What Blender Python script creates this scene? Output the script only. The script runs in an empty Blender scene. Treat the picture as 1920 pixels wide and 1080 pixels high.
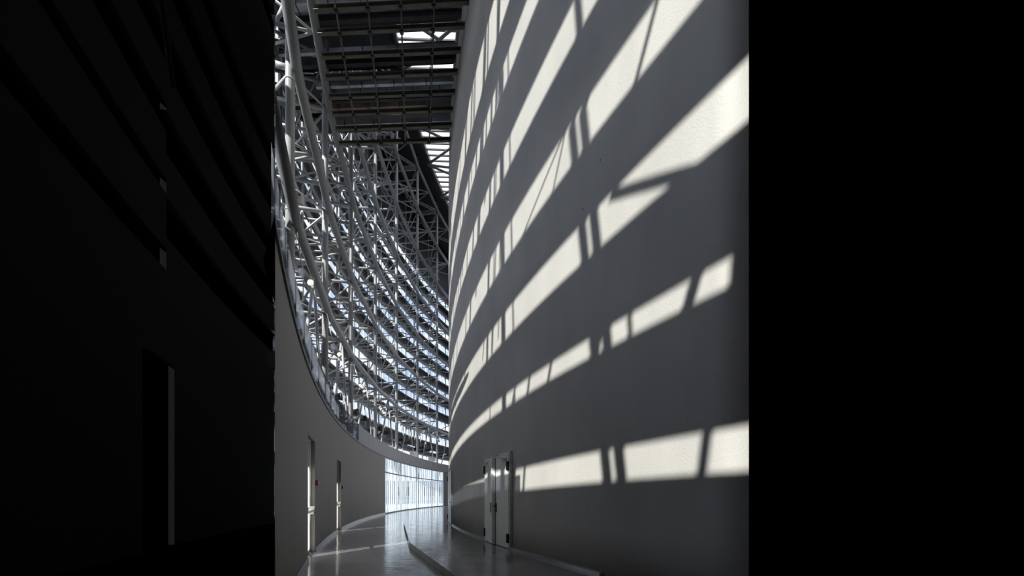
import bpy, bmesh, math, random
from mathutils import Vector, Matrix
random.seed(7)
C = bpy.context.scene.collection
sc = bpy.context.scene

# ------------------------------------------------------------------ camera, world, sun, exposure
cd = bpy.data.cameras.new('camera'); cam = bpy.data.objects.new('camera', cd); C.objects.link(cam)
cd.sensor_fit = 'HORIZONTAL'; cd.sensor_width = 36.0; cd.lens = 36.0 * 720 / 1920
cd.shift_y = (927 - 540) / 1920.0
cd.clip_start = 0.05; cd.clip_end = 2000
cam.location = (0, 0, 1.6); cam.rotation_euler = (math.pi / 2, 0, 0)
sc.camera = cam
EYE = 1.6

w = bpy.data.worlds.new('world'); sc.world = w; w.use_nodes = True
w.node_tree.nodes['Background'].inputs[0].default_value = (0, 0, 0, 1)
w.node_tree.nodes['Background'].inputs[1].default_value = 0.0

SUN_AZ, SUN_T = math.radians(30), 0.60            # heading of travel, tangent of elevation
sd = bpy.data.lights.new('sun', 'SUN'); sun = bpy.data.objects.new('sun', sd); C.objects.link(sun)
sd.energy = 7.3; sd.angle = math.radians(0.6); sd.color = (1.0, 0.965, 0.9)
sdir = Vector((math.sin(SUN_AZ), math.cos(SUN_AZ), -SUN_T)).normalized()
sun.rotation_euler = sdir.to_track_quat('-Z', 'Y').to_euler()
sun.location = (-30, -50, 40)

sc.view_settings.view_transform = 'Standard'; sc.view_settings.look = 'None'
sc.view_settings.exposure = 0.0; sc.view_settings.gamma = 1.0
sc.view_settings.use_curve_mapping = False
try:
    sc.cycles.use_denoising = True
    sc.cycles.max_bounces = 8; sc.cycles.diffuse_bounces = 5; sc.cycles.glossy_bounces = 4
    sc.cycles.transparent_max_bounces = 16; sc.cycles.caustics_reflective = False
    sc.cycles.sample_clamp_indirect = 6.0
except Exception:
    pass

# ------------------------------------------------------------------ materials
def mat(name, col, rough=0.5, metal=0.0, spec=0.5, noise=None, bump=None, trans=None, coat=0.0):
    m = bpy.data.materials.new(name); m.use_nodes = True
    nt = m.node_tree; b = nt.nodes['Principled BSDF']
    b.inputs['Base Color'].default_value = (*col, 1); b.inputs['Roughness'].default_value = rough
    b.inputs['Metallic'].default_value = metal; b.inputs['Specular IOR Level'].default_value = spec
    if coat: b.inputs['Coat Weight'].default_value = coat; b.inputs['Coat Roughness'].default_value = 0.08
    tc = nt.nodes.new('ShaderNodeTexCoord')
    if noise:
        scale, amt, stretch = noise
        mp = nt.nodes.new('ShaderNodeMapping'); mp.inputs['Scale'].default_value = stretch
        nt.links.new(tc.outputs['Object'], mp.inputs[0])
        n = nt.nodes.new('ShaderNodeTexNoise'); n.inputs['Scale'].default_value = scale; n.inputs['Detail'].default_value = 6
        nt.links.new(mp.outputs[0], n.inputs['Vector'])
        r = nt.nodes.new('ShaderNodeMapRange'); r.inputs[1].default_value = 0.3; r.inputs[2].default_value = 0.7
        r.inputs[3].default_value = 1 - amt; r.inputs[4].default_value = 1 + amt
        nt.links.new(n.outputs['Fac'], r.inputs[0])
        v = nt.nodes.new('ShaderNodeVectorMath'); v.operation = 'SCALE'; v.inputs[0].default_value = col
        nt.links.new(r.outputs[0], v.inputs['Scale']); nt.links.new(v.outputs[0], b.inputs['Base Color'])
    if bump:
        scale, strength, dist, stretch = bump
        mp = nt.nodes.new('ShaderNodeMapping'); mp.inputs['Scale'].default_value = stretch
        nt.links.new(tc.outputs['Object'], mp.inputs[0])
        n = nt.nodes.new('ShaderNodeTexNoise'); n.inputs['Scale'].default_value = scale; n.inputs['Detail'].default_value = 4
        nt.links.new(mp.outputs[0], n.inputs['Vector'])
        bp = nt.nodes.new('ShaderNodeBump'); bp.inputs['Strength'].default_value = strength; bp.inputs['Distance'].default_value = dist
        nt.links.new(n.outputs['Fac'], bp.inputs['Height']); nt.links.new(bp.outputs[0], b.inputs['Normal'])
    return m

def glass_mat(name, tint, gloss=0.08, translucent=0.0, tcol=(0.8, 0.85, 0.9)):
    m = bpy.data.materials.new(name); m.use_nodes = True; nt = m.node_tree
    for n in list(nt.nodes): nt.nodes.remove(n)
    out = nt.nodes.new('ShaderNodeOutputMaterial')
    t = nt.nodes.new('ShaderNodeBsdfTransparent'); t.inputs[0].default_value = (*tint, 1)
    g = nt.nodes.new('ShaderNodeBsdfGlossy'); g.inputs['Roughness'].default_value = 0.03
    mx = nt.nodes.new('ShaderNodeMixShader'); mx.inputs[0].default_value = gloss
    nt.links.new(t.outputs[0], mx.inputs[1]); nt.links.new(g.outputs[0], mx.inputs[2])
    last = mx
    if translucent:
        tr = nt.nodes.new('ShaderNodeBsdfTranslucent'); tr.inputs[0].default_value = (*tcol, 1)
        m2 = nt.nodes.new('ShaderNodeMixShader'); m2.inputs[0].default_value = translucent
        nt.links.new(mx.outputs[0], m2.inputs[1]); nt.links.new(tr.outputs[0], m2.inputs[2]); last = m2
    nt.links.new(last.outputs[0], out.inputs[0])
    return m

def emit(name, col, s):
    m = bpy.data.materials.new(name); m.use_nodes = True; nt = m.node_tree
    b = nt.nodes['Principled BSDF']; b.inputs['Base Color'].default_value = (0, 0, 0, 1)
    b.inputs['Emission Color'].default_value = (*col, 1); b.inputs['Emission Strength'].default_value = s
    return m

M = {}
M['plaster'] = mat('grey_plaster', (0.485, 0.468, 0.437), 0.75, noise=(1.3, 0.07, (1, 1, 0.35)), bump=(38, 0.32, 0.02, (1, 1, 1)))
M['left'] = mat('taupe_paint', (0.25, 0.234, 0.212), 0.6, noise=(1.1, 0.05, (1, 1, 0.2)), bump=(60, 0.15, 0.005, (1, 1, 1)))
M['white_steel'] = mat('white_painted_steel', (0.50, 0.515, 0.53), 0.38, spec=0.5, noise=(2.0, 0.04, (1, 1, 1)))
M['ring_steel'] = mat('grey_painted_steel', (0.27, 0.272, 0.275), 0.42, noise=(2.0, 0.05, (1, 1, 1)))
M['spandrel'] = mat('charcoal_cladding', (0.045, 0.046, 0.05), 0.55, noise=(0.9, 0.3, (1, 1, 1)))
M['sill'] = mat('beige_metal_sill', (0.30, 0.29, 0.265), 0.45)
M['mullion'] = mat('white_mullion', (0.78, 0.79, 0.80), 0.5)
M['glass'] = glass_mat('clear_glass', (0.93, 0.96, 0.97), 0.06)
M['blackened'] = mat('blackened_cladding', (0.005, 0.005, 0.005), 0.95, spec=0.05)  # cladding copy blackened so the left stretch and its tubes stay dark
M['bounce_liner'] = mat('pale_bounce_cladding', (0.46, 0.44, 0.40), 0.6)  # unseen facade stretch made pale to bounce light onto the tall wall
M['clear'] = glass_mat('plain_glass', (0.95, 0.97, 0.98), 0.0)
M['skin'] = mat('dark_upper_cladding', (0.030, 0.030, 0.034), 0.6, noise=(0.4, 0.4, (1, 1, 1)))
M['floor'] = None
M['step'] = mat('step_face_resin', (0.42, 0.42, 0.41), 0.35, noise=(3, 0.15, (1, 1, 1)))
M['fascia'] = mat('grey_gloss_fascia', (0.062, 0.063, 0.068), 0.4, spec=0.3, noise=(0.7, 0.12, (1, 1, 1)))
M['parapet'] = glass_mat('parapet_glass', (0.66, 0.69, 0.74), 0.26, 0.42, (0.36, 0.37, 0.40))
M['joint'] = mat('pale_joint', (0.25, 0.28, 0.28), 0.4)
M['edge'] = mat('dark_edge_trim', (0.06, 0.06, 0.06), 0.5)
M['base'] = mat('steel_baseboard', (0.20, 0.20, 0.205), 0.30, metal=0.5, bump=(6, 0.2, 0.01, (1, 1, 1)))
M['cove'] = mat('pale_cove_strip', (0.42, 0.43, 0.45), 0.3, metal=0.3)
M['door'] = mat('white_door_paint', (0.86, 0.86, 0.84), 0.4, noise=(0.8, 0.04, (1, 1, 0.3)))
M['doorframe'] = mat('cream_door_frame', (0.72, 0.70, 0.64), 0.5, noise=(8, 0.15, (1, 1, 1)))
M['black'] = mat('black_ironmongery', (0.012, 0.012, 0.013), 0.4)
M['white'] = mat('white_powdercoat', (0.80, 0.80, 0.79), 0.35)
M['silver'] = mat('brushed_silver', (0.62, 0.62, 0.62), 0.3, metal=0.8)
M['red'] = mat('red_plastic', (0.45, 0.025, 0.012), 0.4)
M['beam'] = mat('olive_primed_beam', (0.15, 0.142, 0.115), 0.6, noise=(3, 0.2, (1, 1, 1)))
M['duct'] = mat('galvanised_duct', (0.58, 0.60, 0.64), 0.4, metal=0.4, noise=(1.4, 0.35, (1, 1, 1)))
M['rust'] = mat('rust_stained_duct', (0.36, 0.28, 0.22), 0.6, metal=0.2, noise=(2.4, 0.5, (1, 1, 1)))
M['darkduct'] = mat('black_insulated_duct', (0.05, 0.052, 0.052), 0.5, noise=(4, 0.3, (1, 1, 1)), bump=(10, 0.4, 0.02, (1, 1, 1)))
M['slat'] = mat('taupe_roof_slat', (0.42, 0.38, 0.36), 0.6)
M['roof'] = mat('dark_roof_deck', (0.028, 0.028, 0.030), 0.8)
M['ground'] = mat('pale_concrete', (0.72, 0.71, 0.69), 0.8, noise=(0.5, 0.1, (1, 1, 1)))
M['render'] = mat('white_render', (0.75, 0.74, 0.72), 0.8)
M['fabric'] = glass_mat('frosted_strip', (0.9, 0.93, 0.95), 0.03, 0.8, (0.97, 0.98, 1.0))
M['frost'] = glass_mat('frosted_door_glass', (0.6, 0.6, 0.6), 0.04, 0.9, (0.95, 0.96, 0.95))
M['lens'] = emit('lamp_lens', (1.0, 0.86, 0.62), 2.2)

def floor_mat(name, col):
    m = bpy.data.materials.new(name); m.use_nodes = True; nt = m.node_tree; b = nt.nodes['Principled BSDF']
    tc = nt.nodes.new('ShaderNodeTexCoord')
    n = nt.nodes.new('ShaderNodeTexNoise'); n.inputs['Scale'].default_value = 0.8; n.inputs['Detail'].default_value = 6
    nt.links.new(tc.outputs['Object'], n.inputs['Vector'])
    r = nt.nodes.new('ShaderNodeMapRange'); r.inputs[1].default_value = 0.3; r.inputs[2].default_value = 0.7
    r.inputs[3].default_value = 0.85; r.inputs[4].default_value = 1.15
    nt.links.new(n.outputs['Fac'], r.inputs[0])
    v = nt.nodes.new('ShaderNodeVectorMath'); v.operation = 'SCALE'; v.inputs[0].default_value = col
    nt.links.new(r.outputs[0], v.inputs['Scale']); nt.links.new(v.outputs[0], b.inputs['Base Color'])
    rr = nt.nodes.new('ShaderNodeMapRange'); rr.inputs[1].default_value = 0.35; rr.inputs[2].default_value = 0.75
    rr.inputs[3].default_value = 0.07; rr.inputs[4].default_value = 0.20
    n3 = nt.nodes.new('ShaderNodeTexNoise'); n3.inputs['Scale'].default_value = 3.0; n3.inputs['Detail'].default_value = 5
    nt.links.new(tc.outputs['Object'], n3.inputs['Vector'])
    nt.links.new(n3.outputs['Fac'], rr.inputs[0]); nt.links.new(rr.outputs[0], b.inputs['Roughness'])
    mp = nt.nodes.new('ShaderNodeMapping'); mp.inputs['Scale'].default_value = (1.0, 2.2, 1)
    nt.links.new(tc.outputs['Object'], mp.inputs[0])
    n2 = nt.nodes.new('ShaderNodeTexNoise'); n2.inputs['Scale'].default_value = 2.6; n2.inputs['Detail'].default_value = 3
    nt.links.new(mp.outputs[0], n2.inputs['Vector'])
    bp = nt.nodes.new('ShaderNodeBump'); bp.inputs['Strength'].default_value = 0.22; bp.inputs['Distance'].default_value = 0.02
    nt.links.new(n2.outputs['Fac'], bp.inputs['Height']); nt.links.new(bp.outputs[0], b.inputs['Normal'])
    b.inputs['Specular IOR Level'].default_value = 1.0
    return m
M['floor'] = floor_mat('grey_resin_floor', (0.38, 0.372, 0.395))
M['platform'] = floor_mat('grey_resin_platform', (0.27, 0.265, 0.275))

# ------------------------------------------------------------------ helpers
FX, FY = 66.51, 38.43            # centre of the drum
WX, WY, WR = 48.5, 31.6, 53.0    # centre and radius of the auditorium wall
R_WALL, R_COL, R_FAC = 77.15, 78.14, 81.6
CUT = 0.6165                     # half width of the photographed wedge (x / y)

def P(R, a, z=0.0):              # a in radians, towards -y
    return Vector((FX - R * math.cos(a), FY - R * math.sin(a), z))
def ang_y(R, y): return math.asin((FY - y) / R)
def ang_px(R, px):               # angle on circle R seen at pixel column px (far crossing)
    s = (px - 960) / 720.0
    A = s * s + 1; B = -2 * (s * FX + FY); D = FX * FX + FY * FY - R * R
    y = (-B + math.sqrt(B * B - 4 * A * D)) / (2 * A) if D < 0 else (-B - math.sqrt(B * B - 4 * A * D)) / (2 * A)
    return math.asin((FY - y) / R)
def wall_pt(px, R=WR):
    s = (px - 960) / 720.0
    A = s * s + 1; B = -2 * (s * WX + WY); D = WX * WX + WY * WY - R * R
    y = (-B - math.sqrt(max(0, B * B - 4 * A * D))) / (2 * A)
    return Vector((s * y, y, 0))

def link(name, bm, m, parent=None, smooth=False):
    bm.normal_update()
    me = bpy.data.meshes.new(name); bm.to_mesh(me); bm.free()
    if smooth:
        for p in me.polygons: p.use_smooth = True
    o = bpy.data.objects.new(name, me); C.objects.link(o)
    if isinstance(m, (list, tuple)):
        for k in m: me.materials.append(k)
    else: me.materials.append(m)
    if parent is not None:
        o.parent = parent; o.matrix_parent_inverse = parent.matrix_world.inverted()
    return o
def struct(name, bm, m, parent=None, smooth=False):
    o = link(name, bm, m, parent, smooth)
    o['kind'] = 'structure'
    return o
def tag(o, label, cat, group=None):
    o['label'] = label; o['category'] = cat
    if group: o['group'] = group
    return o
def empty(name, loc, label=None, cat=None, group=None):
    o = bpy.data.objects.new(name, None); C.objects.link(o); o.location = loc
    o.matrix_world = Matrix.Translation(Vector(loc)); o.empty_display_size = 0.1
    if label: tag(o, label, cat, group)
    return o

def hexa(bm, pts):               # 8 points: 4 bottom ccw, 4 top ccw
    v = [bm.verts.new(p) for p in pts]
    for f in ((3, 2, 1, 0), (4, 5, 6, 7), (0, 1, 5, 4), (1, 2, 6, 5), (2, 3, 7, 6), (3, 0, 4, 7)):
        bm.faces.new([v[i] for i in f])
def arcbox(bm, R0, R1, a0, a1, z0, z1, n=None, a0o=None):   # curved box, R0 inner < R1 outer, a0o: start angle of the outer face
    n = n or max(1, int(abs(a1 - a0) * R0 / 1.0))
    rows = []
    for i in range(n + 1):
        a = a0 + (a1 - a0) * i / n
        b = a0o if (i == 0 and a0o is not None) else a
        rows.append([bm.verts.new(P(R0, a, z0)), bm.verts.new(P(R1, b, z0)), bm.verts.new(P(R1, b, z1)), bm.verts.new(P(R0, a, z1))])
    for i in range(n):
        p, q = rows[i], rows[i + 1]
        for k in range(4):
            bm.faces.new([p[k], p[(k + 1) % 4], q[(k + 1) % 4], q[k]])
    bm.faces.new(rows[0][::-1]); bm.faces.new(rows[-1])
    bmesh.ops.recalc_face_normals(bm, faces=bm.faces)
def obox(bm, c, ux, uy, uz, sx, sy, sz):          # oriented box, centre c, half sizes
    c = Vector(c); ux = Vector(ux) * sx; uy = Vector(uy) * sy; uz = Vector(uz) * sz
    hexa(bm, [c - ux - uy - uz, c + ux - uy - uz, c + ux + uy - uz, c - ux + uy - uz,
              c - ux - uy + uz, c + ux - uy + uz, c + ux + uy + uz, c - ux + uy + uz])
def clip(p, q):                                   # keep only the photographed side of the hall
    f = lambda v: v.x + CUT * v.y
    a, b = f(p), f(q)
    if a < 0 and b < 0: return None
    if a < 0: p = p + (q - p) * (a / (a - b))
    if b < 0: q = q + (p - q) * (b / (b - a))
    return p, q
def tube(bm, p, q, r, n=10, r2=None, cut=False):
    p, q = Vector(p), Vector(q); ca = cb = False
    if cut:
        pq = clip(p, q)
        if not pq: return False
        ca, cb = (pq[0] - p).length > 1e-6, (pq[1] - q).length > 1e-6
        p, q = pq
    d = q - p
    if d.length < 0.02: return False
    d.normalize(); r2 = r if r2 is None else r2
    u = d.cross(Vector((0, 0, 1)))
    if u.length < 0.05: u = d.cross(Vector((1, 0, 0)))
    u.normalize(); v = d.cross(u)
    A, B = [], []
    for i in range(n):
        t = 2 * math.pi * i / n; o = u * math.cos(t) + v * math.sin(t)
        va, vb = p + o * r, q + o * r2; g = d.x + CUT * d.y
        if ca and abs(g) > 0.2: va = va - d * ((va.x + CUT * va.y) / g)
        if cb and abs(g) > 0.2: vb = vb - d * ((vb.x + CUT * vb.y) / g)
        A.append(bm.verts.new(va)); B.append(bm.verts.new(vb))
    for i in range(n):
        f = bm.faces.new([A[i], A[(i + 1) % n], B[(i + 1) % n], B[i]]); f.smooth = True
    bm.faces.new(A[::-1]); bm.faces.new(B)
    return True
def polytube(bm, pts, r, n=14, cut=False):                   # mitred tube along points
    pts = [Vector(p) for p in pts]; rows = []
    for i, p in enumerate(pts):
        d = (pts[min(i + 1, len(pts) - 1)] - pts[max(i - 1, 0)]).normalized()
        u = d.cross(Vector((0, 0, 1)))
        if u.length < 0.05: u = Vector((1, 0, 0))
        u.normalize(); v = d.cross(u); row = []
        for k in range(n):
            t = 2 * math.pi * k / n; w_ = p + (u * math.cos(t) + v * math.sin(t)) * r
            if cut and i == 0: w_ = w_ - d * ((w_.x + CUT * w_.y) / (d.x + CUT * d.y))
            row.append(bm.verts.new(w_))
        rows.append(row)
    for a, b in zip(rows, rows[1:]):
        for k in range(n):
            f = bm.faces.new([a[k], a[(k + 1) % n], b[(k + 1) % n], b[k]]); f.smooth = True
    bm.faces.new(rows[0][::-1]); bm.faces.new(rows[-1])
NB = bmesh.new
def one(name, p, q, r, m, parent, n=10, cut=False, r2=None):
    bm = NB()
    if not tube(bm, p, q, r, n, r2, cut): bm.free(); return None
    return link(name, bm, m, parent)

# ------------------------------------------------------------------ sky
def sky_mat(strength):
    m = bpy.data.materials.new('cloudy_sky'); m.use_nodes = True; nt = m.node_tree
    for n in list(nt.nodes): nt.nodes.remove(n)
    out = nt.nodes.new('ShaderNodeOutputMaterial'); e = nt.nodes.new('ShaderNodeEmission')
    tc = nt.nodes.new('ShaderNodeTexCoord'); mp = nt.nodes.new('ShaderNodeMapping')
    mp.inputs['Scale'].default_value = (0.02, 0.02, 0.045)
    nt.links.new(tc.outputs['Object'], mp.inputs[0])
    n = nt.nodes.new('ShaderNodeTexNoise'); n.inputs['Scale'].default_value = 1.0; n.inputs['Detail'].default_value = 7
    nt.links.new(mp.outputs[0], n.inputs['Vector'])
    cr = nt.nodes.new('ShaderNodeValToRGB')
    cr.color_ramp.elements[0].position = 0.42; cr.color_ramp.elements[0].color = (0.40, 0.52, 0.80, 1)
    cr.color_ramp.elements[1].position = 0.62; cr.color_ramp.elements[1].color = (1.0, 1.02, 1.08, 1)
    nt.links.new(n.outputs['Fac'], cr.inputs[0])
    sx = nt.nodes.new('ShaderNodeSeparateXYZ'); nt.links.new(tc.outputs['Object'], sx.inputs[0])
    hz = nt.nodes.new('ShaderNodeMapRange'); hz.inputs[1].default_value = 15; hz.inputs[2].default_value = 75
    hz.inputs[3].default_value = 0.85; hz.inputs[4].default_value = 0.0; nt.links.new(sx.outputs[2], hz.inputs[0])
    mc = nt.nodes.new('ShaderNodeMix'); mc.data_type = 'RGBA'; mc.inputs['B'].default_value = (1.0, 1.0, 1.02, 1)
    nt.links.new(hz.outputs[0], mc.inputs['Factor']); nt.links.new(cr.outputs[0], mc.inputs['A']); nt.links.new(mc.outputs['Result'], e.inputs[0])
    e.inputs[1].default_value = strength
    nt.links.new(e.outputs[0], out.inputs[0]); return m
def sky_patch(az0, az1, el0, el1, strength, n=14, k=10):
    bm = NB(); R = 320.0; g = []
    for i in range(n + 1):
        az = math.radians(az0 + (az1 - az0) * i / n); row = []
        for j in range(k + 1):
            el = math.radians(el0 + (el1 - el0) * j / k)
            row.append(bm.verts.new((R * math.sin(az) * math.cos(el), R * math.cos(az) * math.cos(el), R * math.sin(el))))
        g.append(row)
    for i in range(n):
        for j in range(k):
            bm.faces.new([g[i][j], g[i][j + 1], g[i + 1][j + 1], g[i + 1][j]])
    o = struct('sky', bm, sky_mat(strength))
    return o
sky_patch(-31.655, 31.6, -1.5, 88, 1.45)
sky_patch(-139, -54, -1.5, 88, 2.5)   # sunward patch out of view, strengthened to fill the shaded wall

# ------------------------------------------------------------------ floor and platform
PZ = 0.15
def wall_x(y, R=WR): return WX - math.sqrt(R * R - (y - WY) ** 2)
def drum_x(y, R): return FX - math.sqrt(R * R - (y - FY) ** 2)
bm = NB(); rows = []
ys = [-9.0 + i * 1.0 for i in range(76)]
for y in ys:
    xr = wall_x(max(y, 4.0)) + 0.15 if y < 31 else wall_x(31) + 0.15 + (y - 31) * 0.3
    xl = drum_x(y, R_WALL + 0.12); xr = max(xr, xl + 5) if y < 4 else xr
    rows.append([bm.verts.new((drum_x(y, R_WALL + 0.12), y, 0)), bm.verts.new((xr, y, 0)),
                 bm.verts.new((xr, y, -0.25)), bm.verts.new((drum_x(y, R_WALL + 0.12), y, -0.25))])
for a, b in zip(rows, rows[1:]):
    for k in range(4): bm.faces.new([a[k], a[(k + 1) % 4], b[(k + 1) % 4], b[k]])
bm.faces.new(rows[0][::-1]); bm.faces.new(rows[-1]); bmesh.ops.recalc_face_normals(bm, faces=bm.faces)
tag(struct('floor', bm, M['floor']), 'polished grey resin floor curving along the tall hall', 'floor')

def plat_pt(px, py):
    y = (EYE - PZ) * 720 / (py - 927); return Vector(((px - 960) / 720 * y, y, 0))
edge = [plat_pt(757, 980.5), plat_pt(763, 1000), plat_pt(769, 1018), plat_pt(802, 1042), plat_pt(856, 1080)]
d = (edge[-1] - edge[-2]).normalized(); edge.append(edge[-1] + d * 1.3)
right = []
y1 = edge[-1].y
for i in range(16):
    y = edge[0].y + (y1 - edge[0].y) * i / 15; right.append(Vector((wall_x(y) + 0.12, y, 0)))
bm = NB()
top = [bm.verts.new((p.x, p.y, PZ)) for p in edge] + [bm.verts.new((p.x, p.y, PZ)) for p in right[::-1]]
bot = [bm.verts.new((v.co.x, v.co.y, 0.001)) for v in top]
f = bm.faces.new(top); f.material_index = 0
for i in range(len(top)):
    j = (i + 1) % len(top); ff = bm.faces.new([top[j], top[i], bot[i], bot[j]]); ff.material_index = 1
bmesh.ops.recalc_face_normals(bm, faces=bm.faces)
o = struct('floor_platform', bm, [M['platform'], M['step']])
tag(o, 'low raised grey resin platform along the foot of the tall wall', 'platform')

# ------------------------------------------------------------------ tall right wall (leans back above 23 m)
def wr_at(z):
    t = max(0.0, z - 20.0); return WR - 0.0095 * t * t if t < 8 else WR - 0.608 - 0.152 * (t - 8)
bm = NB(); g = []
def cut_ang(r):
    p = wall_pt(1404, r); return math.atan2(WY - p.y, WX - p.x)
A0 = cut_ang(WR); A1 = math.radians(-14)
nA, zs = 90, [0, 1, 2, 3, 4, 6, 8, 10, 12, 14, 16, 18, 20, 22, 24, 26, 28, 30, 33, 36, 39, 42]
for i in range(nA + 1):
    aa = A0 + (A1 - A0) * i / nA; row = []
    for z in zs:
        r = wr_at(z); a = aa if i else cut_ang(r); row.append(bm.verts.new((WX - r * math.cos(a), WY - r * math.sin(a), z)))
    for z in zs[::-1]:
        r = wr_at(z) - 0.35; a = aa if i else cut_ang(r); row.append(bm.verts.new((WX - r * math.cos(a), WY - r * math.sin(a), z)))
    g.append(row)
L = len(g[0])
for i in range(nA):
    for j in range(L):
        f = bm.faces.new([g[i][j], g[i][(j + 1) % L], g[i + 1][(j + 1) % L], g[i + 1][j]]); f.smooth = j != len(zs) - 1 and j != L - 1
bm.faces.new(g[0][::-1]); bm.faces.new(g[-1]); bmesh.ops.recalc_face_normals(bm, faces=bm.faces)
tag(struct('wall_right', bm, M['plaster']), 'towering curved grey plaster wall striped with sunlight', 'wall')
# cove strip at its foot
def wall_strip(name, px0, px1, z0, z1, dep, m, n=24):
    bm = NB(); rows = []
    a = [wall_pt(px0 + (px1 - px0) * i / n) for i in range(n + 1)]
    for p in a:
        nrm = (p - Vector((WX, WY, 0))).normalized(); q = p + nrm * dep; p = p - nrm * 0.05
        rows.append([bm.verts.new((p.x, p.y, z0)), bm.verts.new((q.x, q.y, z0)), bm.verts.new((q.x, q.y, z1 - 0.3 * (z1 - z0))), bm.verts.new((p.x, p.y, z1))])
    for s, t in zip(rows, rows[1:]):
        for k in range(4): bm.faces.new([s[k], s[(k + 1) % 4], t[(k + 1) % 4], t[k]])
    bm.faces.new(rows[0][::-1]); bm.faces.new(rows[-1]); bmesh.ops.recalc_face_normals(bm, faces=bm.faces)
    o = struct(name, bm, m); return o
wall_strip('baseboard_right', 962, 1130, PZ, PZ + 0.075, 0.075, M['cove'])
wall_strip('baseboard_right', 850, 912.5, PZ, PZ + 0.075, 0.075, M['cove'])

# ------------------------------------------------------------------ left wall, glazed slots, baseboard, fascia
aL0 = ang_px(R_WALL, 516)          # nearest end
aScr = ang_px(R_WALL, 722.5); aScr1 = ang_px(R_WALL, 831.5); aEnd = ang_px(R_WALL, 846)
slots = [(ang_px(R_WALL, 577.3), ang_px(R_WALL, 590.3)), (ang_px(R_WALL, 631.6), ang_px(R_WALL, 639.2))]
TH, WH, SH = 0.11, 4.62, 3.06
bm = NB()
cur = aL0
for (s0, s1) in slots:
    arcbox(bm, R_WALL, R_WALL + TH, cur, s0, 0, WH, None, ang_px(R_WALL + TH, 516) if cur == aL0 else None)
    arcbox(bm, R_WALL, R_WALL + TH, s0, s1, SH, WH, 2); cur = s1
arcbox(bm, R_WALL, R_WALL + TH, cur, aScr, 0, WH)
arcbox(bm, R_WALL, R_WALL + TH, aScr1, aEnd, 0, WH)
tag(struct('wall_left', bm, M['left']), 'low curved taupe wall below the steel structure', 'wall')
bm = NB(); arcbox(bm, R_WALL - 0.03, R_WALL + 0.20, ang_px(R_WALL - 0.03, 516), aEnd, WH, WH + 0.10, None, ang_px(R_WALL + 0.20, 516))
struct('trim_1', bm, M['edge'])
# parapet above the wall: glass panels near the viewpoint, painted panels further on
aG = ang_y(R_WALL, 22.5); n = 12
bm = NB(); st = NB()
for i in range(n):
    a0 = aL0 + (aG - aL0) * i / n; a1 = aL0 + (aG - aL0) * (i + 1) / n
    arcbox(bm, R_WALL + 0.04, R_WALL + 0.06, a0, a1 + 0.0002, WH + 0.10, WH + 1.12, 2, ang_px(R_WALL + 0.06, 516) if i == 0 else None)
    if i: arcbox(st, R_WALL + 0.03, R_WALL + 0.07, a0 + 0.0001, a0 - 0.0001, WH + 0.10, WH + 1.12, 1)
o = struct('parapet_glass', bm, M['parapet']); tag(o, 'reflective glass parapet on top of the taupe wall', 'parapet')
link('glass_joint', st, M['joint'], o)
bm = NB(); n = 20
for i in range(n):
    a0 = aG + (aEnd - aG) * i / n; a1 = aG + (aEnd - aG) * (i + 1) / n
    arcbox(bm, R_WALL + 0.02, R_WALL + 0.10, a0 - 0.00008, a1 + 0.00008, WH + 0.10, WH + 1.12, 2)
struct('trim_2', bm, M['fascia'])
cur = aL0
for (s0, s1) in slots + [(aScr, None)]:
    bm = NB(); arcbox(bm, R_WALL - 0.03, R_WALL - 0.001, cur, s0, 0, 0.13)
    struct('baseboard_left', bm, M['base']); cur = s1

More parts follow.
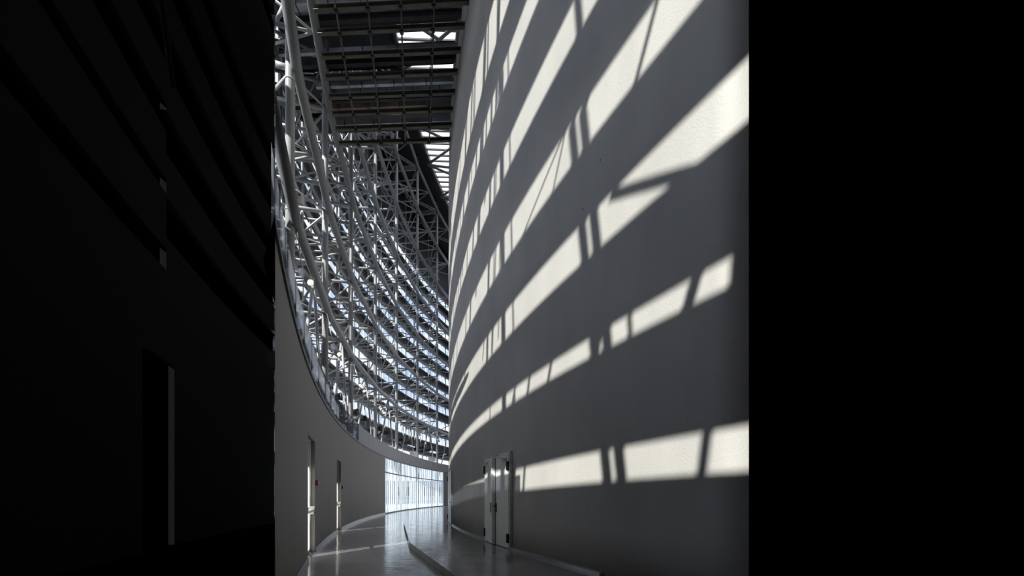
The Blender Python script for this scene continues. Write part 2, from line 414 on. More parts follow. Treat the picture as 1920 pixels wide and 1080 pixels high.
def radial(a): return Vector((-math.cos(a), -math.sin(a), 0))     # outward
def tangent(a): return Vector((-math.sin(a), math.cos(a), 0))     # away from the camera
def slot_door(k, s0, s1, lab):
    am = (s0 + s1) / 2; w = (s0 - s1) * R_WALL
    root = empty('glazed_door', P(R_WALL + TH, am, 0), lab, 'door')
    t, nr = tangent(am), radial(am); c = P(R_WALL + TH + 0.03, am, 0)
    def bar(name, x0, x1, z0, z1, m, dy=0.0, th=0.03):
        bm = NB(); obox(bm, c + t * ((x0 + x1) / 2) + Vector((0, 0, (z0 + z1) / 2)) + nr * dy, t, nr, (0, 0, 1), (x1 - x0) / 2, th, (z1 - z0) / 2)
        return link(name, bm, m, root)
    h = w / 2
    bar('stile', -h, -h + 0.05, 0.02, SH, M['white']); bar('stile', h - 0.05, h, 0.02, SH, M['white'])
    bar('mullion', -0.04, 0.02, 0.1, SH - 0.06, M['white'])
    bar('top_rail', -h + 0.05, h - 0.05, SH - 0.06, SH, M['white']); bar('bottom_rail', -h + 0.05, h - 0.05, 0.02, 0.10, M['silver'])
    bar('frosted_pane', -h + 0.05, -0.26, 0.10, SH - 0.06, M['frost'], 0, 0.006)
    bar('frosted_pane', 0.22, h - 0.05, 0.10, SH - 0.06, M['frost'], 0, 0.006)
    bar('clear_pane', -0.26, -0.04, 0.10, SH - 0.06, M['clear'], 0, 0.005)
    bar('clear_pane', 0.02, 0.22, 0.10, SH - 0.06, M['clear'], 0, 0.005)
    # push bar
    pb = bar('push_bar', -h + 0.04, h - 0.04, 1.13, 1.19, M['white'], -0.12, 0.02)
    for x in (-h + 0.07, h - 0.10):
        bm = NB(); cc = c + t * x - nr * 0.075
        hexa(bm, [cc + t * sx * 0.04 + nr * sy + Vector((0, 0, z)) for z, yy in ((1.06, 0.03), (1.28, 0.05)) for sx, sy in ((-1, -yy * 1.6), (1, -yy * 1.6), (1, 0.06), (-1, 0.06))])
        link('bracket', bm, M['white'], pb)
    bm = NB(); tube(bm, c + t * (-h + 0.02) - nr * 0.05 + Vector((0, 0, 0.05)), c + t * (-h + 0.02) - nr * 0.05 + Vector((0, 0, 0.25)), 0.025)
    link('floor_pivot', bm, M['silver'], root)
    return root
slot_door(1, *slots[0], 'tall narrow glazed exit door nearest the camera in the taupe wall')
slot_door(2, *slots[1], 'tall narrow glazed exit door further along the taupe wall')
for px, z, lab in ((592.6, 1.93, 'red fire call point on the taupe wall beside the nearest glazed door'), (641.3, 1.92, 'red fire call point beside the further glazed door')):
    a = ang_px(R_WALL, px); t, nr = tangent(a), radial(a)
    root = empty('fire_call_point', P(R_WALL, a, z), lab, 'alarm')
    bm = NB(); obox(bm, P(R_WALL - 0.03, a, z), t, nr, (0, 0, 1), 0.07, 0.03, 0.07); bmesh.ops.bevel(bm, geom=bm.edges[:], offset=0.008)
    link('housing', bm, M['red'], root)
    bm = NB(); obox(bm, P(R_WALL - 0.062, a, z), t, nr, (0, 0, 1), 0.04, 0.004, 0.04); link('cover', bm, M['white'], root)

# ------------------------------------------------------------------ far glazed screen
root = bpy.data.objects.new('window_1', None); C.objects.link(root); root['kind'] = 'structure'
root['label'] = 'bright curved glass screen at the end of the corridor'
nS = 30
bm = NB(); arcbox(bm, R_WALL + 0.04, R_WALL + 0.05, aScr, aScr1, 0.08, WH, 30); link('pane', bm, M['glass'], root)
bm = NB(); arcbox(bm, R_WALL - 0.02, R_WALL + 0.10, aScr, aScr1, 0.0, 0.08, 30); link('bottom_rail', bm, M['edge'], root)
bm = NB(); arcbox(bm, R_WALL + 0.0, R_WALL + 0.10, aScr, aScr1, 3.38, 3.47, 30); link('transom', bm, M['edge'], root)
for i in range(nS + 1):
    a = aScr + (aScr1 - aScr) * i / nS
    if i in (0, nS) or i % 8 == 0:
        bm = NB(); arcbox(bm, R_WALL, R_WALL + 0.12, a + 0.0006, a - 0.0006, 0.08, WH, 1); link('mullion', bm, M['silver'], root)
    if i < nS:
        f0 = random.uniform(0.05, 0.25); f1 = f0 + random.uniform(0.35, 0.6); da = (aScr1 - aScr) / nS
        bm = NB(); arcbox(bm, R_WALL + 0.22, R_WALL + 0.235, a + da * f0, a + da * f1, 0.05, WH, 1)
        link('frosted_strip', bm, M['fabric'], root)

# ------------------------------------------------------------------ drum facade: strips of glass between dark cladding
open_z = [(8.5, 9.15), (10.85, 11.3), (12.75, 13.6), (14.9, 15.85), (17.3, 18.2), (19.8, 20.6), (22.1, 23.2),
          (24.5, 25.5), (26.8, 27.8), (29.1, 30.1), (31.4, 32.4)]
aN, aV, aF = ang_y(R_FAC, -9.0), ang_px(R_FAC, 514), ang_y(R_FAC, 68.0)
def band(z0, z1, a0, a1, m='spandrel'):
    bm = NB(); arcbox(bm, R_FAC, R_FAC + 0.16, a0, aV, z0, z1); struct('wall_facade', bm, M['blackened'])
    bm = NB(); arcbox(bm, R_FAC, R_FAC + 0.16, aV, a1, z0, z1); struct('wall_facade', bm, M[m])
far_z = [(9.5, 10.75), (12.1, 13.4)] + [(14.7 + 2.5 * k, 15.95 + 2.5 * k) for k in range(8)]
zprev = 7.35
aB = ang_y(R_FAC, 6.1); aM = ang_y(R_FAC, 11.8)
open_z = open_z[:6] + [(21.8, 23.4)]
for (z0, z1) in open_z + [(34.0, None)]:
    bm = NB(); arcbox(bm, R_FAC, R_FAC + 0.16, aN, aB, zprev, z0); struct('wall_facade', bm, M['bounce_liner'])
    bm = NB(); arcbox(bm, R_FAC, R_FAC + 0.16, aB, aM, zprev, z0); struct('wall_facade', bm, M['blackened']); zprev = z1
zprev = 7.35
for (z0, z1) in [f for f in far_z if f[1] < 21.6 or f[0] > 27] + [(34.0, None)]:  # unseen stretch, middle rows kept shut to keep sun off the ducts
    bm = NB(); arcbox(bm, R_FAC, R_FAC + 0.16, aM, aV, zprev, z0); struct('wall_facade', bm, M['blackened']); zprev = z1
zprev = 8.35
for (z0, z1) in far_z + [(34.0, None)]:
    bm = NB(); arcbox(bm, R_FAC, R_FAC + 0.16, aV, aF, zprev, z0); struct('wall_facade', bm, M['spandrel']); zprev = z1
band(34.0, 42.3, aN, aF, 'skin')
# ground storey: closed where it is not seen, glazed further on, with two openings that light the exit doors
d2 = Vector((math.sin(SUN_AZ), math.cos(SUN_AZ), 0))
def back(p, R):
    r = p - Vector((FX, FY, 0)); b = r.dot(d2)
    D = b + math.sqrt(b * b - r.dot(r) + R * R); return p - d2 * D
lights_a = []
for s0, s1 in slots:
    q0 = back(P(R_WALL, s0), R_FAC); q1 = back(P(R_WALL, s1), R_FAC)
    lights_a.append((ang_y(R_FAC, q0.y) + 0.004, ang_y(R_FAC, q1.y) - 0.004))
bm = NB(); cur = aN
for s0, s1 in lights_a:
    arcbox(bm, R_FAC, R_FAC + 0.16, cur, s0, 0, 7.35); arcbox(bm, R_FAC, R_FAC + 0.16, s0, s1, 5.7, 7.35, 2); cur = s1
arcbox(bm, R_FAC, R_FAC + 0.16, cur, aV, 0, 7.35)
struct('wall_facade', bm, M['blackened'])
# glazing strips: one window per storey, with frame, mullions and sills
wn = 2
for (z0, z1, seen) in [(0.0, 8.35, True)] + [(a, b, True) for a, b in far_z] + [(a, b, False) for a, b in open_z]:
    root = bpy.data.objects.new('window_%d' % wn, None); C.objects.link(root); root['kind'] = 'structure'; wn += 1
    bm = NB(); arcbox(bm, R_FAC + 0.06, R_FAC + 0.07, aV if seen else aN, aF if seen else aM, z0, z1); link('pane', bm, M['glass' if seen else 'clear'], root)
    if z0 < 1 or not seen: continue
    bm = NB()
    arcbox(bm, R_FAC - 0.16, R_FAC - 0.001, aV, aF, z1, z1 + 0.10)       # head channel
    arcbox(bm, R_FAC - 0.30, R_FAC - 0.001, aV, aF, z0 - 0.07, z0)       # projecting sill
    arcbox(bm, R_FAC - 0.10, R_FAC - 0.001, aV, aF, z1 + 0.22, z1 + 0.30)
    link('sill', bm, M['sill'], root)
    bm = NB(); nm = 36
    for i in range(nm):
        a = aV + (aF - aV) * (i + 0.5) / nm
        wd = (0.0046, 0.0012, 0.0022, 0.0010)[i % 4]
        arcbox(bm, R_FAC - 0.03, R_FAC + 0.05, a + wd / 2, a - wd / 2, z0, z1, 1)
    link('mullion', bm, M['mullion'], root)

# ------------------------------------------------------------------ roof and skylight
ZR = 42.0
def ringplate(R0, R1, a0, a1, z0, z1, m, name):
    bm = NB(); arcbox(bm, R0, R1, a0, a1, z0, z1); return struct(name, bm, m)
aR0, aR1 = ang_y(77, -9), ang_y(77, 68)
ringplate(76.9, R_FAC + 0.3, aR0, aR1, ZR, ZR + 0.3, M['roof'], 'ceiling')
ringplate(60.0, 71.3, aR0 * 1.0, aR1, ZR, ZR + 0.3, M['roof'], 'ceiling')
ringplate(71.3, 76.9, aR0, ang_y(77, 27.5), ZR, ZR + 0.3, M['roof'], 'ceiling')
sky_root = bpy.data.objects.new('window_30', None); C.objects.link(sky_root); sky_root['kind'] = 'structure'
sky_root['label'] = 'long slatted skylight above the steel drum'
bm = NB(); y = 27.0
while y < 67:
    x0 = drum_x(y, 76.95); x1 = drum_x(y, 71.2) + 0.3
    hexa(bm, [(x0, y, ZR), (x1, y + 0.2, ZR), (x1, y + 0.38, ZR), (x0, y + 0.18, ZR), (x0, y, ZR + 0.14), (x1, y + 0.2, ZR + 0.14), (x1, y + 0.38, ZR + 0.14), (x0, y + 0.18, ZR + 0.14)])
    y += 0.78
link('slat', bm, M['slat'], sky_root)
bm = NB(); arcbox(bm, 71.3, 76.9, ang_y(77, 27.5), aR1, ZR + 0.25, ZR + 0.27); link('pane', bm, M['fabric'], sky_root)
for r in (76.85, 71.3):
    bm = NB(); arcbox(bm, r - 0.12, r + 0.12, ang_y(77, 27.5), aR1, ZR - 0.5, ZR + 0.05); link('edge_beam', bm, M['edge'], sky_root)
# tubes crossing below the skylight
rt = empty('roof_truss', P(74, 0, ZR - 1), 'dark grey tubular roof bracing under the skylight', 'truss')
def cut_wall(q): return q
for i in range(9):
    y = 26 + i * 5.0
    A = Vector((drum_x(y, 77.0), y, ZR - 0.9)); B = Vector((drum_x(y + 1.0, 71.0), y + 1.0, ZR - 0.9)); D = Vector((drum_x(y + 5, 77.0), y + 5, ZR - 0.9))
    one('chord', A, B, 0.13, M['ring_steel'], rt); one('brace', B, D, 0.13, M['ring_steel'], rt); one('brace', A, Vector((drum_x(y + 3.6, 71.0), y + 3.6, ZR - 0.9)), 0.13, M['ring_steel'], rt)

# ------------------------------------------------------------------ columns and ring tubes
col_a = [ang_y(R_COL, y) for y in (12.4, 18.7, 24.9, 31.9, 38.7, 45.8, 52.8, 59.7)]
ring_z = [1.6 + 5 * k - 1.25 for k in range(2, 9)]
ordn = ['nearest', 'second', 'third', 'fourth', 'fifth', 'sixth', 'seventh', 'eighth']
for i, a in enumerate(col_a):
    root = empty('steel_column', P(R_COL, a, 0), 'white round steel column, %s along the curved facade' % ordn[i], 'column', 'columns of the steel drum')
    bm = NB(); tube(bm, P(R_COL, a, 0), P(R_COL, a, 41.9), 0.14, 20); link('shaft', bm, M['white_steel'], root)
    for z in ring_z[:-1]:
        bm = NB(); tube(bm, P(R_COL, a, z - 0.42), P(R_COL, a, z - 0.38), 0.155, 20); tube(bm, P(R_COL, a, z + 0.38), P(R_COL, a, z + 0.42), 0.155, 20)
        link('collar', bm, M['white_steel'], root)
rn = ['lowest', 'second lowest', 'third', 'fourth', 'fifth', 'sixth', 'topmost']
for k, z in enumerate(ring_z):
    pts = [P(R_COL - 0.20, a, z) for a in col_a]
    nxt = P(R_COL - 0.20, ang_y(R_COL, 5.9), z); c = clip(nxt, pts[0]); pts.insert(0, c[0])
    bm = NB(); polytube(bm, pts, 0.165, 18, True)
    o = link('ring_tube', bm, M['ring_steel']); tag(o, 'thick grey ring tube sweeping across the columns, %s of the rings' % rn[k], 'tube', 'ring tubes of the steel drum')

# space truss between column line and facade
R_N = R_FAC - 0.55
def bay(i, k):
    z = ring_z[k]; zt = ring_z[k + 1] if k + 1 < len(ring_z) else 41.0
    zb = 6.0 if k == 0 else None
    a0 = col_a[i]; a1 = col_a[i + 1]; am = (a0 + a1) / 2
    root = empty('bracing_truss', P(R_N, am, z), 'white tubular bracing at the %s ring between the %s and %s columns' % (rn[k], ordn[i], ordn[i + 1]), 'truss', 'bracing trusses behind the columns')
    cut = (i <= 1)
    W = M['white_steel']; s = lambda n, p, q, r=0.06: one(n, p, q, r, W, root, 8, cut)
    Rc = R_COL - 0.1
    q = [a0 + (a1 - a0) * t for t in (0, .25, .5, .75, 1)]
    s('chord', P(R_N, a0, z), P(R_N, am, z), 0.08); s('chord', P(R_N, am, z), P(R_N, a1, z), 0.08)
    s('radial_strut', P(R_COL, a0, z), P(R_N, a0, z), 0.085)
    ring_pt = lambda t: P(Rc, a0, z).lerp(P(Rc, a1, z), t)
    for t in (0, .5, 1): s('fan_strut', ring_pt(t), P(R_N, am, z - 0.25), 0.055)
    s('fan_strut', ring_pt(0.5), P(R_N, q[1], z), 0.05); s('fan_strut', ring_pt(0.5), P(R_N, q[3], z), 0.05)
    # vertical plane bracing
    h = zt - z
    s('diagonal', P(R_N, am, z), P(R_COL, a0, z + h * 0.5), 0.06)
    s('diagonal', P(R_N, am, z), P(R_COL, a1, z + h * 0.5), 0.06)
    s('post', P(R_N, am, z), P(R_N, am, zt), 0.055)
    s('post', P(R_N, a0, z), P(R_N, a0, zt), 0.075)
    for f in (0.26, 0.5, 0.76):
        s('radial_strut', P(R_COL, a0, z + h * f), P(R_N, a0, z + h * f), 0.065)
    if k >= 3:
        s('diagonal', P(Rc, a0, z), P(R_N, a0, zt), 0.05)
    if k == 0:                                   # V struts standing behind the parapet
        for t0, t1 in ((0.02, .5), (.98, .5)):
            s('diagonal', P(R_COL, a0, 3.2).lerp(P(R_COL, a1, 3.2), t0), P(Rc, a0, z).lerp(P(Rc, a1, z), t1), 0.065)
        for t in (0.25, 0.5, 0.75, 1.0):
            s('post', P(R_FAC - 0.5, a0 + (a1 - a0) * t, 2.0), P(R_N, a0 + (a1 - a0) * (t - .12), z), 0.055)
for i in range(len(col_a) - 1):
    for k in range(len(ring_z)): bay(i, k)

# tubes added out of view to cast shadow breaks into the wall's sun patches
def back_px(px, z, R):
    p = wall_pt(px); r = p - Vector((FX, FY, 0)); b = r.dot(d2)
    D = b + math.sqrt(b * b - r.dot(r) + R * R); q = p - d2 * D
    return Vector((q.x, q.y, z + D * SUN_T))
rt = empty('bracing_truss', back_px(1100, 2, 80.6), 'unseen tubes added beside the viewpoint to cast shadow breaks on the tall wall', 'truss')
shadow_tubes = [(1150, 0.8, 1072, 9, .11, 80.7), (1178, 0.8, 1092, 9, .11, 80.4), (1300, 1.0, 1342, 3.3, .07, 80.2),
          (947, 0.8, 939, 14, .13, 80.7), (966, 3.4, 952, 14, .04, 80.7), (1185, 3.8, 1172, 5.6, .05, 80.2),
          (1145, 6.8, 1300, 6.05, .08, 80.2), (1190, 8.2, 1255, 9.5, .05, 80.2), (975, 8.0, 1078, 9.25, .03, 79.6), (1030, 7.9, 1064, 9.2, .03, 79.6),
          (1280, 4.0, 1335, 5.2, .09, 79.6), (905, 6, 925, 10, .035, 80.2), (1098, 9, 1060, 15, .1, 80.7), (1108, 3.6, 1128, 5.2, .12, 80.0),
          (925, 0.5, 921, 3.2, .15, 80.6), (958, 0.5, 965, 3.2, .14, 80.2), (978, 0.9, 985, 2.6, .05, 80.2),
          (1020, 3.6, 1045, 5.2, .05, 80.2), (985, 3.6, 1000, 5.2, .05, 80.2), (955, 3.6, 975, 5.0, .05, 80.2), (1385, 3.6, 1410, 5.6, .16, 80.2)]
rs = random.Random(3)
for i in range(22):
    pa = 846 + i * 4.2; z_ = 2.4 + rs.random() * 12; shadow_tubes.append((pa, z_, pa + 9 + rs.random() * 8, z_ + 5 + rs.random() * 4, 0.03 + rs.random() * 0.05, 80.4))
for (pa, za, pb, zb, r, R) in shadow_tubes:
    one('shadow_strut', back_px(pa, za, R), back_px(pb, zb, R), r, M['white_steel' if pa > 910 else 'blackened'], rt, 10)  # leftmost tubes blackened so that only their shadows show

# ------------------------------------------------------------------ air duct ring with nozzles
bm = NB(); pts = []
for i in range(60):
    a = ang_px(79.5, 518) + (aF - ang_px(79.5, 518)) * i / 59; pts.append(P(79.5, a, 7.15))
polytube(bm, pts, 0.36, 16)
dr = empty('air_duct', pts[0], 'fat dark round air duct curving behind the columns', 'duct')
link('duct_pipe', bm, M['darkduct'], dr)
for i in range(7):
    a = (col_a[i] + col_a[i + 1]) / 2
    for da in (0.018, -0.012):
        p = P(79.2, a + da, 7.3); q = P(78.35, a + da - 0.004, 7.45)
        if p.x + CUT * p.y < 0: continue
        bm = NB(); tube(bm, p, q, 0.26, 16, 0.2); tube(bm, q, q + (q - p).normalized() * 0.12, 0.24, 16)
        link('nozzle', bm, M['darkduct'], dr)

# ------------------------------------------------------------------ spotlights
spots = [(574, 519, 12.0), (630, 656, 17.7), (678.5, 727, 24.0), (716, 769, 30.3), (750, 795, 36.5), (786, 814, 43.2), (822, 826, 50)]
so = ['nearest', 'second', 'third', 'fourth', 'fifth', 'sixth', 'furthest']
for i, (px, py, y) in enumerate(spots):
    c = Vector(((px - 960) / 720 * y, y, EYE + (927 - py) / 720 * y))
    root = empty('spotlight', c, 'white cylinder spotlight under the lowest ring tube, %s of the row' % so[i], 'lamp', 'spotlights along the lowest ring')
    d = Vector((0.50, -0.28, -0.62)).normalized()
    if i > 4: d = Vector((0.6, -0.2, -0.75)).normalized()
    p, q = c - d * 0.32, c + d * 0.32
    bm = NB(); tube(bm, p, q, 0.115, 20); link('housing', bm, M['white'], root)
    bm = NB(); tube(bm, q - d * 0.02, q + d * 0.006, 0.09, 20); link('lens', bm, M['lens'], root)
    a = math.asin((FY - (c.y + 0.4)) / R_COL); rp = P(R_COL - 0.2, a, ring_z[0] - 0.16)
    tp = Vector((p.x, p.y, p.z + 0.1))
    bm = NB(); tube(bm, p + d * 0.05, tp, 0.02, 8); tube(bm, tp, rp, 0.02, 8); link('bracket', bm, M['silver'], root)

# small projector boxes on the parapet and a camera on the nearest column
for px, py, y, lab in ((776, 851, 40.0, 'white box floodlight on the parapet between the fifth and sixth columns'), (810, 860, 46.5, 'white box floodlight on the parapet left of the furthest visible column')):
    R = R_WALL + 0.35; a = ang_px(R, px); c = P(R, a, 5.74 + 0.36)
    root = empty('floodlight', c, lab, 'lamp')
    bm = NB(); obox(bm, c, tangent(a), radial(a), (0, 0, 1), 0.75, 0.22, 0.24); bmesh.ops.bevel(bm, geom=bm.edges[:], offset=0.03)
    link('housing', bm, M['white'], root)
    bm = NB(); tube(bm, c - Vector((0, 0, 0.2)), Vector((c.x, c.y, 4.7)), 0.04, 8); link('bracket', bm, M['silver'], root)
c = Vector((-395.5 / 720 * 12.3, 12.3, EYE + 553 / 720 * 12.3))
root = empty('security_camera', c, 'small white security camera on the nearest column', 'camera')
bm = NB(); obox(bm, c, (1, 0, 0), (0, 1, 0), (0, 0, 1), 0.055, 0.1, 0.14); bmesh.ops.bevel(bm, geom=bm.edges[:], offset=0.012); link('housing', bm, M['white'], root)
bm = NB(); obox(bm, c + Vector((0, -0.1, 0.075)), (1, 0, 0), (0, 1, 0), (0, 0, 1), 0.035, 0.012, 0.028); link('lens', bm, M['black'], root)
bm = NB(); tube(bm, c + Vector((0, 0, 0.02)), P(R_COL, col_a[0], c.z + 0.02), 0.025, 8); link('bracket', bm, M['sill'], root)

# ------------------------------------------------------------------ service grid below the roof
ZG = 20.0; HG = ZG - EYE; SL = 0.0385
def gp(px, py, z=ZG):
    y = 720 * (z - EYE) / (927 - py); return Vector(((px - 960) / 720 * y, y, z))
rows_y = [12, 57, 102, 142, 179, 211, 239.5, 267]
bn = ['nearest', 'second', 'third', 'fourth', 'fifth', 'sixth', 'seventh', 'furthest']
beamY = []
for i, py in enumerate(rows_y):
    m = gp(740, py); beamY.append((m.x, m.y))
    def at(x): return Vector((x, m.y + (x - m.x) * -SL, ZG))
    xl = drum_x(m.y, R_COL - 0.35); xr = wall_x(m.y) + 0.2
    L_, R_ = at(xl), at(xr); d = (R_ - L_).normalized(); nrm = Vector((-d.y, d.x, 0))
    bm = NB(); cc = (L_ + R_) / 2; hl = (R_ - L_).length / 2
    obox(bm, cc + Vector((0, 0, 0.0)), d, nrm, (0, 0, 1), hl, 0.012, 0.085)
    obox(bm, cc + nrm * -0.05 + Vector((0, 0, -0.08)), d, nrm, (0, 0, 1), hl, 0.06, 0.012)
    obox(bm, cc + nrm * -0.05 + Vector((0, 0, 0.08)), d, nrm, (0, 0, 1), hl, 0.06, 0.012)
    o = link('channel_beam', bm, M['beam']); tag(o, 'olive steel channel beam across the overhead service grid, %s of the eight' % bn[i], 'beam', 'channel beams of the service grid')
hn = ['leftmost', 'second', 'third', 'rightmost']
for i, x0 in enumerate((-0.165, -0.099, -0.031, 0.037)):
    X0 = x0 * HG; f = lambda y, z: Vector((X0 - 0.2494 * y, y, z))
    p, q = f(13.0, ZG - 0.05), f(20.1, ZG - 0.05)
    root = empty('grid_rail', p, 'thin olive rail threaded through the service grid, %s of four' % hn[i], 'rail', 'rails of the service grid')
    one('rail', p, q, 0.033, M['beam'], root, 8)
    for (mx, my) in beamY:
        X = X0 - 0.2494 * my; c = Vector((X, my + (X - mx) * -SL - 0.03, ZG - 0.12))
        bm = NB(); obox(bm, c, (1, 0, 0), (0, 1, 0), (0, 0, 1), 0.07, 0.06, 0.035); link('clamp', bm, M['black'], root)
        if i == 3 or (i == 1 and int(my * 10) % 2): one('hanger', Vector((X, c.y + 0.06, ZG)), Vector((X, c.y + 0.06, ZG + 3)), 0.012, M['black'], root, 6)
# ducts above the grid: (top pixel row, bottom pixel row, left px, right px, z, material, label)
ducts = [(-30, 20, 516, 900, 21.6, 'duct', 'wide dull metal duct nearest the camera above the service grid'),
         (22, 41, 516, 886, 21.4, 'darkduct', 'dark flat duct just before the first gap in the service grid'),
         (84, 98, 516, 880, 21.2, 'duct', 'galvanised duct between the two bright gaps in the service grid'),
         (106, 123, 516, 868, 21.5, 'darkduct', 'dark duct behind the third beam of the service grid'),
         (134, 144, 600, 862, 21.0, 'duct', 'slim galvanised duct above the fourth beam'),
         (150, 162, 590, 858, 21.2, 'duct', 'galvanised duct behind the fourth beam'),
         (163, 176, 600, 852, 22.0, 'duct', 'shiny recessed duct high above the fifth beam'),
         (180, 190, 560, 850, 21.6, 'darkduct', 'dark duct above the fifth beam'),
         (191, 206, 552, 800, 21.2, 'rust', 'rust stained duct before the sixth beam'),
         (207, 222, 560, 850, 21.8, 'darkduct', 'dark duct above the sixth beam'),
         (222, 238, 622, 845, 21.3, 'duct', 'dull metal duct before the seventh beam')]
for (t0, t1, l, r, z, mk, lab) in ducts:
    hp_ = 0.55 * (t1 - t0); A = gp(740, t0 + hp_, z); B = gp(740, t1, z); hy = (B.y - A.y) / 2; ym = (A.y + B.y) / 2
    hh = hp_ * A.y / 720 / 2
    xl = (l - 960) / 720 * ym; xr = min((r - 960) / 720 * ym, wall_x(ym) + 0.1)
    xl = max(xl, -CUT * (ym - hy) + 0.02)
    d = Vector((1, -SL, 0)).normalized(); nrm = Vector((SL, 1, 0)).normalized()
    cc = Vector(((xl + xr) / 2, ym + ((xl + xr) / 2 - A.x) * -SL, z + hh))
    root = empty('ventilation_duct', cc, lab, 'duct')
    bm = NB(); obox(bm, cc, d, nrm, (0, 0, 1), (xr - xl) / 2, hy, hh); bmesh.ops.bevel(bm, geom=bm.edges[:], offset=0.012)
    link('casing', bm, M[mk], root)
    x = xl + 0.7
    while x < xr - 0.2:
        bm = NB(); obox(bm, Vector((x, cc.y + (x - cc.x) * -SL, z + hh)), d, nrm, (0, 0, 1), 0.018, hy + 0.02, hh + 0.02); link('flange', bm, M['darkduct'], root)
        x += 1.35 if z > 21.3 else 1.55

for (t0, t1, l, r, z, lab) in ((-60, 43, 500, 900, 23.4, 'added dark panel blocking bright gaps above the nearest ducts'), (40, 126, 500, 733, 23.8, 'added dark panel blocking the sky left of the bright skylight gaps'),
                            (83, 123, 500, 880, 24.2, 'added dark panel blocking the sky between the two bright gaps'), (134, 243, 570, 870, 23.6, 'added dark panel blocking bright gaps above the furthest ducts')):
    A = gp(740, t0, z); B = gp(740, t1, z); ym = (A.y + B.y) / 2; hy = (B.y - A.y) / 2
    xl = max((l - 960) / 720 * ym, -CUT * (ym - hy) + 0.05); xr = min((r - 960) / 720 * ym, wall_x(ym, 52.3) + 0.05)
    cc = Vector(((xl + xr) / 2, ym + ((xl + xr) / 2 - A.x) * -SL, z))
    bm = NB(); obox(bm, cc, Vector((1, -SL, 0)).normalized(), Vector((SL, 1, 0)).normalized(), (0, 0, 1), (xr - xl) / 2, hy, 0.05)
    tag(link('sky_blocker', bm, M['skin']), lab, 'panel')  # dark panels added above the ducts to block bright sky gaps

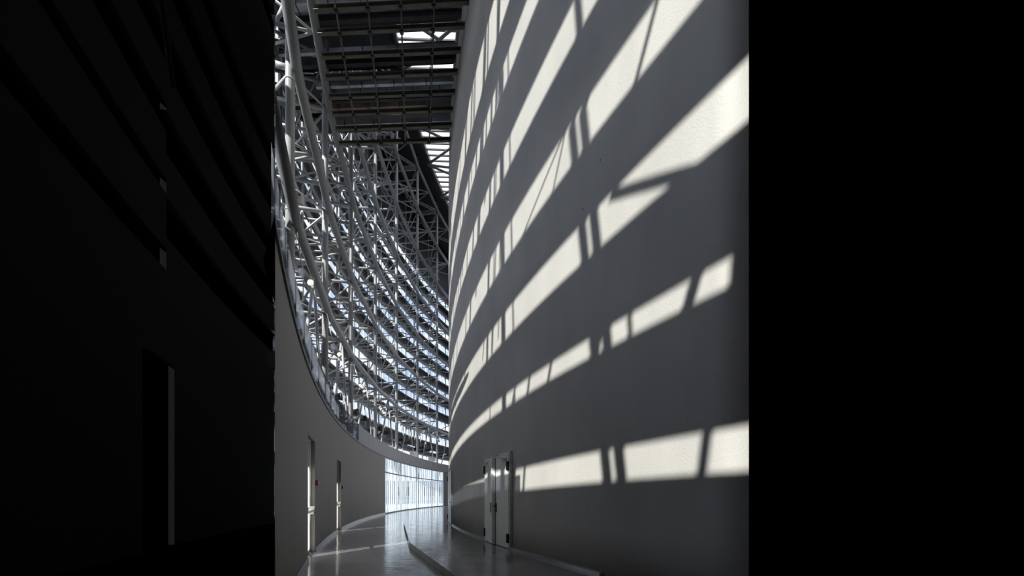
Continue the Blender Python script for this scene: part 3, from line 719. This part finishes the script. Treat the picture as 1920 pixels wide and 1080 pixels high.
# ------------------------------------------------------------------ doors in the tall wall
def door_on_wall(name, pxl, pxr, z1, lab, double):
    L_, R_ = wall_pt(pxl), wall_pt(pxr); t = (R_ - L_).normalized(); mid = (L_ + R_) / 2
    n = Vector((t.y, -t.x, 0));
    if n.dot(mid - Vector((WX, WY, 0))) < 0: n = -n
    W = (R_ - L_).length; h = z1 - PZ
    root = empty(name, (mid.x, mid.y, PZ), lab, 'door')
    up = Vector((0, 0, 1)); base = Vector((mid.x, mid.y, PZ)) + n * 0.03
    def bx(nm, c, sx, sy, sz, m, par=root, tt=t, nn=n, bev=0):
        bm = NB(); obox(bm, c, tt, nn, up, sx, sy, sz)
        if bev: bmesh.ops.bevel(bm, geom=bm.edges[:], offset=bev)
        return link(nm, bm, m, par)
    fr = 0.06
    bx('jamb', base - t * (W / 2 - fr / 2) + up * h / 2, fr / 2, 0.06, h / 2, M['doorframe'])
    bx('jamb', base + t * (W / 2 - fr / 2) + up * h / 2, fr / 2, 0.06, h / 2, M['doorframe'])
    bx('head', base + up * (h - fr / 2), W / 2 - fr, 0.06, fr / 2, M['doorframe'])
    inner = W - 2 * fr
    def leaf(hinge_left, wd, openang):
        s = 1 if hinge_left else -1
        hp = base + t * (-s * (inner / 2)) + n * 0.045
        ca, sa = math.cos(openang), math.sin(openang)
        td = t * s * ca + n * sa; nd = (n * ca - t * s * sa)
        c = hp + td * (wd / 2) + up * (h - fr) / 2
        lf = bx('leaf', c + up * 0.005, wd / 2 - 0.004, 0.025, (h - fr) / 2 - 0.012, M['door'], root, td, nd, 0.004)
        for z in (0.28, h - 0.38):
            bx('hinge', hp + nd * 0.04 + td * 0.02 + up * z, 0.045, 0.03, 0.12, M['black'], lf, td, nd, 0.008)
        return lf, hp, td, nd
    if double:
        lf, hp, td, nd = leaf(True, inner * 0.5, math.radians(4))
        bx('meeting_stile', hp + td * (inner * 0.5 - 0.07) + nd * 0.035 + up * h / 2, 0.06, 0.03, h / 2 - 0.03, M['door'], lf, td, nd, 0.006)
        bx('pull_handle', hp + td * (inner * 0.5 - 0.24) + nd * 0.04 + up * 1.07, 0.012, 0.015, 0.14, M['black'], lf, td, nd, 0.004)
        bx('lock_plate', hp + td * (inner * 0.5 - 0.06) + nd * 0.07 + up * 1.05, 0.025, 0.005, 0.18, M['silver'], lf, td, nd)
        lf2, hp2, td2, nd2 = leaf(False, inner * 0.5, 0.0)
        pl = bx('handle_plate', hp2 + td2 * (inner * 0.5 - 0.07) + nd2 * 0.032 + up * 1.07, 0.025, 0.008, 0.13, M['black'], lf2, td2, nd2, 0.003)
        bm = NB(); a = hp2 + td2 * (inner * 0.5 - 0.07) + nd2 * 0.03 + up * 1.12; tube(bm, a, a + nd2 * 0.07, 0.014, 10); tube(bm, a + nd2 * 0.07, a + nd2 * 0.07 + td2 * 0.14, 0.012, 10)
        link('lever', bm, M['black'], lf2)
        # door closers with folded arms
        for hpp, tdd, ndd, ww in ((hp, td, nd, 1), (hp2, td2, nd2, -1)):
            cb = hpp + tdd * 0.22 + ndd * 0.06 + up * (h - 0.20)
            cl = bx('closer', cb, 0.11, 0.03, 0.035, M['silver'], root, tdd, ndd, 0.006)
            bm = NB(); e = cb + ndd * 0.03 + up * 0.04; k1 = e + n * 0.30 + tdd * 0.15 + up * 0.02; k2 = base + t * (-0.25 * ww) + n * 0.07 + up * (h - 0.02)
            tube(bm, e, k1, 0.010, 8); tube(bm, k1, k2, 0.010, 8); link('closer_arm', bm, M['silver'], cl)
    else:
        lf, hp, td, nd = leaf(True, inner, 0.0)
        bm = NB(); a = hp + td * (inner - 0.12) + nd * 0.02 + up * 1.08; tube(bm, a, a + nd * 0.07, 0.014, 10); tube(bm, a + nd * 0.07, a + nd * 0.07 - td * 0.14, 0.012, 10)
        link('lever', bm, M['black'], lf)
    return root
door_on_wall('double_door', 913.5, 961.5, 2.74, 'white double door in the tall grey wall, left leaf slightly ajar', True)
door_on_wall('single_door', 843.2, 849.6, 2.80, 'narrow white single door far along the tall grey wall', False)

for px, py, lab in ((1125.5, 300, 'small dark anchor hole high on the grey wall below the widest sun patch'), (1093, 392, 'small dark anchor hole between two sun patches on the grey wall')):
    p = wall_pt(px); z = EYE + (927 - py) / 720 * p.y; nrm = (p - Vector((WX, WY, 0))).normalized()
    bm = NB(); tube(bm, Vector((p.x, p.y, z)) - nrm * 0.02, Vector((p.x, p.y, z)) + nrm * 0.004, 0.014, 12)
    tag(link('anchor_hole', bm, M['black']), lab, 'hole')

# ------------------------------------------------------------------ outside
bm = NB()
vs = [bm.verts.new(v) for v in ((-13.6, 22.2, -0.1), (-190, 310, -0.1), (60, 310, -0.1), (10, 66, -0.1), (-6, 66, -0.1))]
bm.faces.new(vs)
r = bmesh.ops.extrude_face_region(bm, geom=bm.faces[:]); bmesh.ops.translate(bm, verts=[v for v in r['geom'] if isinstance(v, bmesh.types.BMVert)], vec=(0, 0, -0.3))
bmesh.ops.recalc_face_normals(bm, faces=bm.faces)
struct('ground', bm, M['ground'])
root = empty('white_building', (-30, 140, 0), 'low white building outside beyond the glass screen', 'building')
bm = NB(); obox(bm, (-34, 143, 3.2), (1, 0, 0), (0, 1, 0), (0, 0, 1), 22, 3, 3.3); link('walls', bm, M['render'], root)
for x in (-41, -38, -31.5, -29, -26.5):
    bm = NB(); obox(bm, (x, 139.95, 2.7), (1, 0, 0), (0, 1, 0), (0, 0, 1), 0.8, 0.06, 1.6); link('window', bm, M['spandrel'], root)
